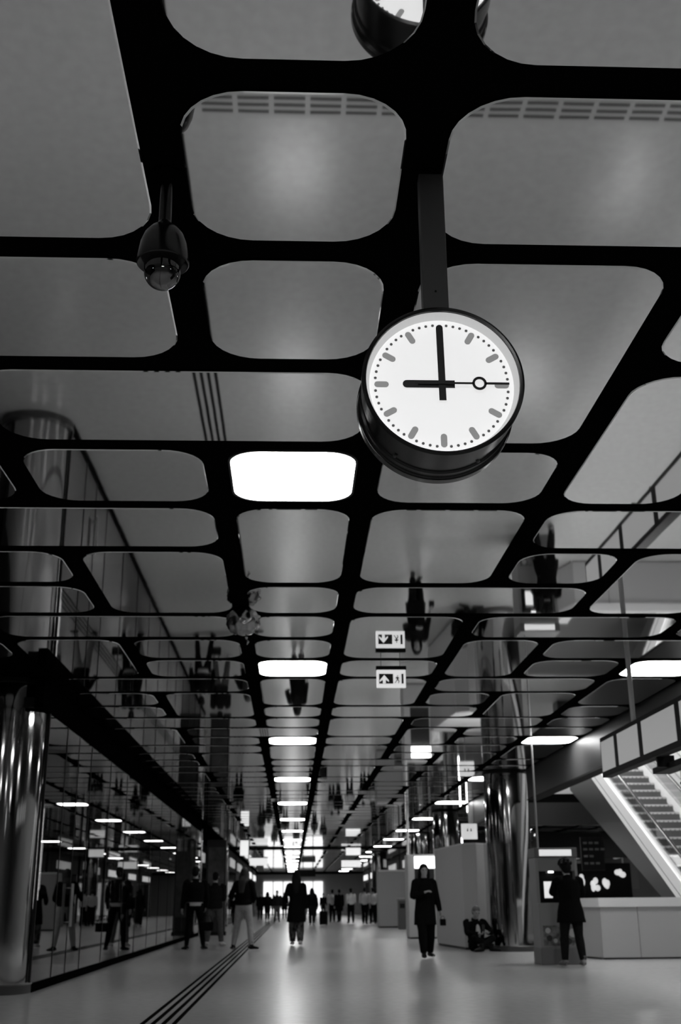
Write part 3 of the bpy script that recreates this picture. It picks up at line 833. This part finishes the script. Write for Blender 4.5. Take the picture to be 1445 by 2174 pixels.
def hand_geo(mb, wrist, d, nrm, side, curl=.35, fr=.0088):
    """palm plus five separate fingers; d points along the forearm, nrm out of the palm"""
    d = d.normalized(); nrm = (nrm-d*nrm.dot(d)).normalized(); wv = d.cross(nrm)*side
    p1 = wrist+d*.088
    mb.tube([wrist-d*.01, wrist+d*.03, wrist+d*.065, p1], [(.026, .020), (.036, .018), (.042, .016), (.038, .012)], 10, ref=wv)
    for i, L in enumerate((.070, .080, .074, .058)):
        b = wrist+d*.078+wv*(.030-.020*i)
        a1 = curl*.9; a2 = curl*2.0; a3 = curl*2.8
        q1 = b+(d*math.cos(a1)+nrm*math.sin(a1))*L*.45
        q2 = q1+(d*math.cos(a2)+nrm*math.sin(a2))*L*.32
        q3 = q2+(d*math.cos(a3)+nrm*math.sin(a3))*L*.25
        mb.tube([b-d*.012, b, q1, q2, q3], [fr, fr*1.02, fr, fr*.92, fr*.7], 8)
    b = wrist+d*.028+wv*.034
    t1 = (d*.72+wv*.62+nrm*.28).normalized(); t2 = (d*.88+wv*.28+nrm*.38).normalized()
    mb.tube([b-wv*.012, b, b+t1*.034, b+t1*.034+t2*.032], [fr*1.15, fr*1.15, fr*1.05, fr*.8], 8)

SKIN = mat('skin', .30, .55)
def person(name, loc, rz, label, h=1.72, pelvis=None, lean=(0, 0), feet=None, hands=None, elbows=None, knees=None,
           head_tilt=(0, 0), head_yaw=0.0, sex='m', jacket=None, jacket_len=.46, flare=0.0, trousers=None, trouser_w=1.0, shoe=None, hair=None,
           hair_long=0.0, hair_puff=1.0, shirt=None, voxel=.0095, seated=False, foot_dir=None, curl=.4, sleeves=True, group=None, face=False, palm=None, shirt_front=None):
    k = h/1.75
    S = .205 if sex == 'm' else .180
    pel = (Vector(pelvis) if pelvis else V(0, 0, .945))*1.0
    if not pelvis: pel = pel*k
    spine_up = V(lean[0], lean[1], 1).normalized()
    waist = pel+spine_up*.14*k; chest = pel+spine_up*.34*k; sh = pel+spine_up*.475*k
    neck0 = pel+spine_up*.52*k; 
    hu = V(head_tilt[0]+lean[0]*.6, head_tilt[1]+lean[1]*.6, 1).normalized()
    neck1 = neck0+hu*.075*k; headc = neck0+hu*.185*k+V(0, -.015, 0)
    yaw = Matrix.Rotation(head_yaw, 3, 'Z')
    ax = V(1, 0, 0); ax = (ax-spine_up*ax.dot(spine_up)).normalized(); fwd = -(spine_up.cross(ax))   # fwd ~ -y
    fwd = V(0, -1, 0)-spine_up*V(0, -1, 0).dot(spine_up); fwd.normalize()
    hips = [pel+ax*s*.092*k for s in (-1, 1)]
    feet = [Vector(f)*(1 if seated else 1) for f in (feet or [(-.11, 0, .085), (.11, 0, .085)])]
    knees_h = knees or [(-.05, -1, 0), (.05, -1, 0)]
    legs = []
    for i in (0, 1):
        kn, an = two_bone(hips[i], feet[i], .44*k, .425*k, knees_h[i])
        legs.append((hips[i], kn, an))
    shs = [sh+ax*s*S*k for s in (-1, 1)]
    hands = [Vector(q) for q in (hands or [(-.27, -.05, .80*k), (.27, -.05, .80*k)])]
    elb = elbows or [(-.4, 1, -.2), (.4, 1, -.2)]
    arms = []
    for i in (0, 1):
        e, wv = two_bone(shs[i], hands[i], .295*k, .265*k, elb[i])
        arms.append((shs[i], e, wv))
    fdir = foot_dir or [(-.15, -1, 0), (.15, -1, 0)]

    def torso(mb, inf=0.0, top=True, z0=None, fl=0.0):
        base = pel-spine_up*.10*k
        P = [base, pel, waist, chest, sh-spine_up*.02*k, sh+spine_up*.025*k]
        hipw = .168 if sex == 'm' else .172; ww = .150 if sex == 'm' else .130; cw = .178 if sex == 'm' else .158
        R = [(.125*k+inf, .098*k+inf), (hipw*k+inf, .118*k+inf), (ww*k+inf, .102*k+inf), (cw*k+inf, .122*k+inf), (.165*k+inf, .098*k+inf), (.085*k+inf*.7, .065*k+inf*.7)]
        if top: P += [neck0, neck1, neck1+hu*.03*k]; R += [(.060*k+inf*.4, .060*k+inf*.4), (.053*k, .056*k), (.05*k, .052*k)]
        p, r = spline(P, R, 4)
        mb.tube(p, r, 20, ref=ax)
    def arm(mb, i, inf=0.0, end=1.0):
        a, e, wv = arms[i]
        P = [a-ax*(-1 if i == 0 else 1)*.05*k, a, a.lerp(e, .5), e, e.lerp(wv, .35), e.lerp(wv, end)]
        R = [.052*k+inf, .058*k+inf, .049*k+inf, .041*k+inf, .042*k+inf, .028*k+inf]
        p, r = spline(P, R, 3); mb.tube(p, r, 12)
    def leg(mb, i, inf=0.0, end=1.0, wmul=1.0):
        a, kn, an = legs[i]
        P = [a+V(0, 0, .05*k), a, a.lerp(kn, .5), kn, kn.lerp(an, .35), kn.lerp(an, end)]
        R = [.088*k+inf, .094*k+inf, .078*k+inf, .056*k+inf, .058*k+inf, .038*k+inf]
        R = [x*(1 if j < 2 else wmul) for j, x in enumerate(R)]
        p, r = spline(P, R, 4); mb.tube(p, r, 14)
    def foot(mb, i, inf=0.0, hgt=1.0):
        an = legs[i][2]; d = Vector(fdir[i]).normalized()
        zb = an.z-.078*k if not seated else an.z-.07*k
        f0 = V(an.x, an.y, zb)
        P = [f0-d*.072*k+V(0, 0, .035), f0-d*.055*k+V(0, 0, .045), f0+d*.03*k+V(0, 0, .046), f0+d*.12*k+V(0, 0, .034), f0+d*.175*k+V(0, 0, .026), f0+d*.20*k+V(0, 0, .022)]
        R = [(.022+inf, .022), (.036+inf, .042), (.040+inf, .046), (.048+inf, .032), (.038+inf, .024), (.018+inf, .012)]
        side = d.cross(V(0, 0, 1))
        p, r = spline(P, R, 3); mb.tube(p, r, 12, ref=side)
        mb.tube([an+V(0, 0, .06*hgt), an, f0+V(0, 0, .04)], [.042+inf, .044+inf, .044+inf], 10)

    # body: one continuous surface
    b = MB(); torso(b)
    hR = (Matrix.Rotation(head_yaw, 3, 'Z') @ V(0, 0, 1).rotation_difference(hu).to_matrix())
    b.ell(headc+hR @ V(0, .012, .028), (.076*k, .094*k, .088*k), 18, 12, hR)
    b.ell(headc+hR @ V(0, -.018, -.040), (.060*k, .074*k, .075*k), 16, 10, hR)
    b.ell(headc+hR @ V(0, -.060, -.092), (.030*k, .026*k, .022*k), 12, 8, hR)          # chin
    b.tube([headc+hR @ V(0, -.088, .022), headc+hR @ V(0, -.106, -.018), headc+hR @ V(0, -.088, -.030)], [.010, .014, .012], 8)   # nose
    b.ell(headc+hR @ V(0, -.086, -.058), (.024, .010, .010), 10, 6, hR)                 # lips
    for s in (-1, 1): 
        b.ell(headc+hR @ V(s*.078*k, .012, -.005), (.010, .020, .032), 10, 6, hR)
        b.ell(headc+hR @ V(s*.030, -.083, .024), (.018, .010, .008), 10, 6, hR)         # brow
    for i in (0, 1):
        arm(b, i); leg(b, i)
        a, e, wv = arms[i]
        pn = Vector(palm[i]) if palm else V(.8 if i == 0 else -.8, -.3, 0)
        hand_geo(b, wv-(wv-e).normalized()*.01, wv-e, pn, 1 if i == 0 else -1, curl, .0098 if voxel < .011 else .013)
        foot(b, i)
    body = link_mesh(name, remeshed(b, voxel, [SKIN], 2), None, loc, (0, 0, rz))
    tag(body, label, 'person', group)
    def part(nm, mb, m, vx=None, it=4):
        return link_mesh(nm, remeshed(mb, vx or voxel*1.25, [m], it, nm), body)
    if face:
        for s in (-1, 1):
            link_mesh('eye', MB().ell(headc+hR @ V(s*.030, -.090, .006), (.013, .008, .008), 10, 6, hR).mesh('eye', mat('eye_dark', .02, .2)), body)
    if trousers:
        mb = MB(); 
        P = [pel-spine_up*.11*k, pel-spine_up*.05*k, pel+spine_up*.02*k, pel+spine_up*.11*k]
        hw = .168 if sex == 'm' else .172
        p, r = spline(P, [(.13*k, .10*k), (hw*k+.010, .122*k+.012), (hw*k+.012, .120*k+.012), (.150*k+.01, .105*k+.012)], 3); mb.tube(p, r, 18, ref=ax)
        for i in (0, 1): leg(mb, i, .013, .97, trouser_w)
        part('trousers', mb, trousers)
    if shirt:
        mb = MB(); P = [pel-spine_up*.02*k, pel+spine_up*.06*k, waist, chest, sh+spine_up*.0*k, neck0+spine_up*.005*k]
        p, r = spline(P, [(.186*k, .138*k), (.184*k, .134*k), (.168*k, .120*k), (.190*k, .134*k), (.140*k, .095*k), (.062*k, .062*k)], 3); mb.tube(p, r, 18, ref=ax)
        if sleeves and not jacket:
            for i in (0, 1): arm(mb, i, .014, .3)
        part('shirt', mb, shirt)
    if jacket:
        mb = MB(); inf = .030 if sex == 'm' else .026
        P = [waist, chest, sh-spine_up*.02*k, sh+spine_up*.025*k]; cw = .178 if sex == 'm' else .160
        p, r = spline(P, [(.152*k+inf, .108*k+inf), (cw*k+inf, .122*k+inf), (.165*k+inf, .098*k+inf), (.085*k+inf*.7, .065*k+inf*.7)], 4); mb.tube(p, r, 20, ref=ax)
        bot = pel+spine_up*(.475-jacket_len)*k if jacket_len <= .55 else pel-V(0, 0, 1)*(jacket_len-.475)*k
        P = [bot, bot.lerp(waist, .5), waist, chest]
        hw = .172*k+inf
        p, r = spline(P, [(hw+flare, .125*k+inf+flare*.8), (hw+flare*.5, .124*k+inf+flare*.4), (.155*k+inf, .112*k+inf), (.178*k+inf, .122*k+inf)], 4); mb.tube(p, r, 20, ref=ax)
        mb.tube([sh+spine_up*.0, neck0+hu*.02*k, neck0+hu*.045*k], [.10*k, .078*k, .074*k], 14)
        for i in (0, 1): arm(mb, i, .019, .985)
        part('jacket' if jacket_len < .62 else 'coat', mb, jacket)
    if shirt_front:
        c_ = waist.lerp(chest, .6)+fwd*(.118*k+.022)
        link_mesh('shirt_front', MB().ell(c_, (.055*k, .030, .16*k), 14, 9, V(0, 0, 1).rotation_difference(spine_up).to_matrix()).mesh('shirt_front', shirt_front, smooth='all'), body)
    if shoe:
        for i in (0, 1):
            mb = MB(); foot(mb, i, .006, 1.5); part('shoe', mb, shoe, .008)
    if hair:
        mb = MB(); q = hair_puff
        mb.ell(headc+hR @ V(0, .024, .046), (.086*k*q, .100*k*q, .085*k*q), 18, 12, hR)
        mb.ell(headc+hR @ V(0, .058, -.012), (.080*k*q, .066*k*q, .092*k*q), 16, 10, hR)
        if q > 1.08:
            rr = random.Random(int(h*1000))
            for _ in range(34):
                a_, b_ = rr.uniform(0, 2*PI), rr.uniform(-.1, 1.4)
                mb.ell(headc+hR @ V(math.cos(a_)*math.cos(b_)*.088*q, .028+math.sin(a_)*math.cos(b_)*.092*q, .04+math.sin(b_)*.085*q), (.026, .026, .026), 8, 6)
        if hair_long > 0:
            for s in (-1, 1):
                P = [headc+hR @ V(s*.070, .015, .05), headc+hR @ V(s*.088, .020, -.06), neck0+ax*s*.085*k-fwd*.03, neck0+ax*s*.095*k-fwd*.02-spine_up*hair_long*.7]
                p, r = spline(P, [.026, .034, .040, .016], 3); mb.tube(p, r, 10)
            P = [headc+hR @ V(0, .08, .04), headc+hR @ V(0, .095, -.08), neck0-fwd*.115*k, neck0-fwd*.155*k-spine_up*hair_long]
            p, r = spline(P, [(.07, .03), (.085, .035), (.105, .036), (.06, .02)], 4); mb.tube(p, r, 14, ref=ax)
        part('hair', mb, hair, .009)
    return body

C_blk = mat('cloth_black', .005, .95, spec=.03)
C_dk = mat('cloth_dark', .011, .95, spec=.03, noise=.3, nscale=30)
C_jean = mat('cloth_jeans', .08, .95, spec=.05, noise=.25, nscale=25)
C_pale = mat('cloth_pale', .34, .9, spec=.2, noise=.1, nscale=15)
C_white = mat('cloth_white', .45, .9, spec=.2)
C_pat = mat('cloth_pattern', .065, .9, spec=.2, noise=1.3, nscale=11)
C_shirt = mat('shirt_grey', .22, .9, spec=.2)
H_dk = mat('hair_dark', .006, .7, spec=.1)
H_lt = mat('hair_brown', .03, .6, spec=.2)
H_gr = mat('hair_grey', .12, .6)
SH_b = mat('shoe_black', .006, .6, spec=.1)
SH_w = mat('shoe_white', .42, .6)

# three people standing by the glass wall (backs to us)
person('person', (-2.30, 28.2, 0), PI+.15, 'man in black jacket over pale shirt hem, nearest the glass wall', h=1.84,
       feet=[(-.22, .02, .085), (.17, -.05, .085)], hands=[(-.26, -.12, .93), (.30, -.05, .88)], elbows=[(-.6, .8, 0), (.6, .8, 0)],
       foot_dir=[(-.5, -1, 0), (.4, -1, 0)], jacket=C_blk, jacket_len=.415, trousers=C_blk, trouser_w=.92, shirt=C_white, shoe=SH_b, hair=H_dk, head_yaw=-.3)
person('person', (-2.0, 30.8, 0), PI-.1, 'person in dark jacket and grey jeans, between the man and the long-haired woman', h=1.78,
       feet=[(-.19, 0, .085), (.19, 0, .085)], hands=[(-.13, -.27, 1.12), (.14, -.27, 1.10)], foot_dir=[(-.4, -1, 0), (.4, -1, 0)],
       jacket=C_dk, jacket_len=.54, trousers=C_jean, trouser_w=1.12, shoe=SH_w, hair=H_dk, head_tilt=(0, -.12))
person('person', (-1.14, 27.9, 0), PI-.35, 'long-haired woman in black jacket and pale trousers with black boots', h=1.80, sex='f',
       feet=[(-.22, .03, .095), (.24, .0, .095)], hands=[(-.14, -.24, 1.06), (.40, -.24, 1.14)], elbows=[(-.6, .5, -.8), (.5, .3, -1)],
       foot_dir=[(-.6, -.9, 0), (.6, -.9, 0)], jacket=C_blk, jacket_len=.47, trousers=C_pale, trouser_w=1.05, shoe=SH_b, hair=H_lt, hair_long=.26, head_yaw=.5)
# woman walking away in the middle
person('person', (.10, 30.3, 0), PI, 'woman walking away in long black coat and patterned trousers, mid hall', h=1.77, sex='f',
       feet=[(-.10, .10, .10), (.09, -.16, .085)], hands=[(-.27, -.02, .86), (.24, -.24, 1.05)], jacket=C_blk, jacket_len=.86, flare=.045,
       trousers=C_pat, trouser_w=1.45, shoe=SH_w, hair=H_dk, hair_long=.22, hair_puff=1.06)
# woman walking towards us
person('person', (2.55, 22.8, 0), .08, 'long-haired woman in black walking towards us holding a small dark bag', h=1.69, sex='f',
       feet=[(-.075, -.16, .085), (.10, .13, .10)], hands=[(-.03, -.20, 1.19), (.30, -.02, .80)], elbows=[(-1, .4, -.5), (.5, 1, 0)],
       jacket=C_blk, jacket_len=.80, flare=.03, trousers=C_blk, trouser_w=1.25, shoe=SH_b, hair=H_dk, hair_long=.30, hair_puff=1.03, shirt=C_dk, face=True)
hb = empty('handbag', (2.88, 22.72, .585), 'small dark bag hanging from the walking woman\'s hand', 'bag')
MB().box((-.055, -.05, .0), (.055, .05, .12), .015).obj('body', C_blk, hb)
MB().tube([(-.035, 0, .115), (-.03, 0, .155), (0, 0, .175), (.03, 0, .155), (.035, 0, .115)], .006, 6).obj('handle', C_blk, hb, smooth=True)
# person using the ticket machine
person('person', (4.58, 19.42, 0), PI+.06, 'person in dark thigh-length coat with bushy hair using the ticket machine', h=1.64,
       feet=[(-.15, .02, .085), (.12, -.10, .085)], hands=[(.06, -.44, 1.15), (-.13, -.40, 1.10)][::-1], elbows=[(-1, .3, -.7), (1, .3, -.7)], lean=(0, -.10), head_tilt=(.05, -.28),
       jacket=C_blk, jacket_len=.70, flare=.055, trousers=C_dk, trouser_w=1.1, shoe=mat('shoe_mid', .12, .6), hair=H_dk, hair_puff=1.24)
# man sitting on the floor against the booth
person('person', (4.00, 25.75, 0), .25, 'man in dark jacket and pale shirt sitting on the floor beside the big column', h=1.74, seated=True,
       pelvis=(0, .05, .12), lean=(0, .12), head_tilt=(.05, -.50), feet=[(.13, -.46, .085), (-.13, -.50, .085)], knees=[(-1.3, -.3, .9), (1.3, -.3, .9)],
       hands=[(-.08, -.27, .36), (.12, -.30, .38)], elbows=[(-1, .3, -.5), (1, .3, -.5)], foot_dir=[(1, -.3, 0), (-1, -.3, 0)],
       jacket=C_blk, jacket_len=.42, trousers=C_blk, shirt=C_shirt, shirt_front=C_white, shoe=SH_b, hair=H_gr, face=True, curl=.7, palm=[(.3, -.2, 1), (-.3, -.2, 1)])
ph = empty('phone', (4.08, 25.38, .42), 'small phone held by the seated man', 'phone', rz=.25)
MB().box((-.035, -.005, 0), (.035, .005, .13), .003).obj('case', M_blackg, ph)
MB().box((-.031, .0051, .008), (.031, .0058, .122)).obj('screen', M_dim, ph)
tb = empty('shoulder_bag', (-2.00, 28.02, .42), 'dark shoulder bag at the hip of the man by the glass wall', 'bag')
MB().box((-.16, -.07, 0), (.16, .07, .20), .03).obj('body', C_blk, tb)
MB().tube([(-.13, 0, .18), (-.08, .0, .34), (.08, .0, .34), (.13, 0, .18)], .010, 6).obj('strap', C_blk, tb, smooth=True)

# figures further down the hall: four kinds, then copies
def far_person(loc, rz, label, kind, h):
    P = dict(h=h, voxel=.015, group='people further down the hall')
    if kind == 'shirt':
        return person('person', loc, rz, label, feet=[(-.09, .12, .09), (.10, -.14, .085)], shirt=C_white, trousers=C_blk, trouser_w=1.15, shoe=SH_b, hair=H_dk, **P)
    if kind == 'coat':
        return person('person', loc, rz, label, feet=[(-.10, -.12, .085), (.09, .12, .09)], jacket=C_blk, jacket_len=.80, flare=.03, trousers=C_blk, shoe=SH_b, hair=H_dk, **P)
    if kind == 'jacket':
        return person('person', loc, rz, label, feet=[(-.13, .02, .085), (.13, 0, .085)], jacket=C_dk, jacket_len=.52, trousers=C_jean, shoe=SH_b, hair=H_lt, **P)
    return person('person', loc, rz, label, sex='f', feet=[(-.08, .10, .09), (.08, -.12, .085)], jacket=C_blk, jacket_len=.5, trousers=C_dk, trouser_w=1.2, shoe=SH_w, hair=H_dk, hair_long=.22, **P)
protos = {}
far = [((2.25, 66.8), PI, 'shirt', 'leftmost of four pale-shirted people walking away on the right'),
       ((3.12, 63.2), PI+.2, 'shirt', 'second from left of four pale-shirted people walking away on the right'),
       ((3.68, 60.3), PI-.2, 'shirt', 'third from left of four pale-shirted people walking away on the right'),
       ((4.12, 60.6), PI+.1, 'shirt', 'rightmost of four pale-shirted people, next to the grey kiosk box'),
       ((.95, 57.6), PI, 'woman', 'dark-clad woman with a suitcase right of the patterned-trouser woman'),
       ((2.62, 66.4), PI+.3, 'coat', 'person in dark coat beside the leftmost pale-shirted walker'),
       ((-2.85, 60.5), PI-.2, 'coat', 'person in dark coat seen behind the three standing people'),
       ((-.90, 70.0), 0, 'jacket', 'person in jacket and jeans left of the middle walker, nearest of the distant crowd'),
       ((-1.55, 74.0), PI, 'woman', 'distant dark-haired woman in left part of the crowd'),
       ((-2.15, 80.0), 0, 'coat', 'distant person in dark coat near left shops'),
       ((-.55, 84.0), PI, 'coat', 'distant dark coat straight behind the middle walker'),
       ((.75, 78.0), 0, 'jacket', 'distant person in jacket just right of the middle walker'),
       ((-1.15, 88.0), 0, 'woman', 'distant woman coming towards us left of centre'),
       ((1.6, 86.0), PI, 'woman', 'distant woman walking away right of centre'),
       ((-2.6, 96.0), PI, 'jacket', 'farthest person in jacket by left shops'),
       ((.3, 98.0), 0, 'coat', 'farthest dark coat in front of bright exit'),
       ((-1.6, 101.0), PI, 'coat', 'farthest dark coat left of the bright exit'),
       ((2.4, 92.0), 0, 'coat', 'far person in dark coat by right shops')]
for (x, y), rz, kind, label in far:
    if kind not in protos:
        protos[kind] = far_person((x, y, 0), rz, label, kind, 1.74 if kind != 'woman' else 1.70)
    else:
        o = copy_tree(protos[kind]); o.location = (x, y, 0); o.rotation_euler = (0, 0, rz); o['label'] = label
sc_ = empty('suitcase', (1.50, 57.3, 0), 'dark upright wheeled suitcase beside the dark-clad woman', 'suitcase')
MB().box((-.20, -.13, .05), (.20, .13, .66), .03).obj('shell', C_blk, sc_)
for x in (-.15, .15): 
    MB().lathe([(.03, -.015), (.03, .015)], c=(x, .1, .03), n=12, axis='x').obj('wheel', SH_b, sc_)
    MB().tube([(x*.7, .1, .66), (x*.7, .1, .98)], .008, 6).obj('pull_rod', M_steel, sc_)
MB().tube([(-.115, .1, .98), (.115, .1, .98)], .013, 8).obj('pull_handle', SH_b, sc_)
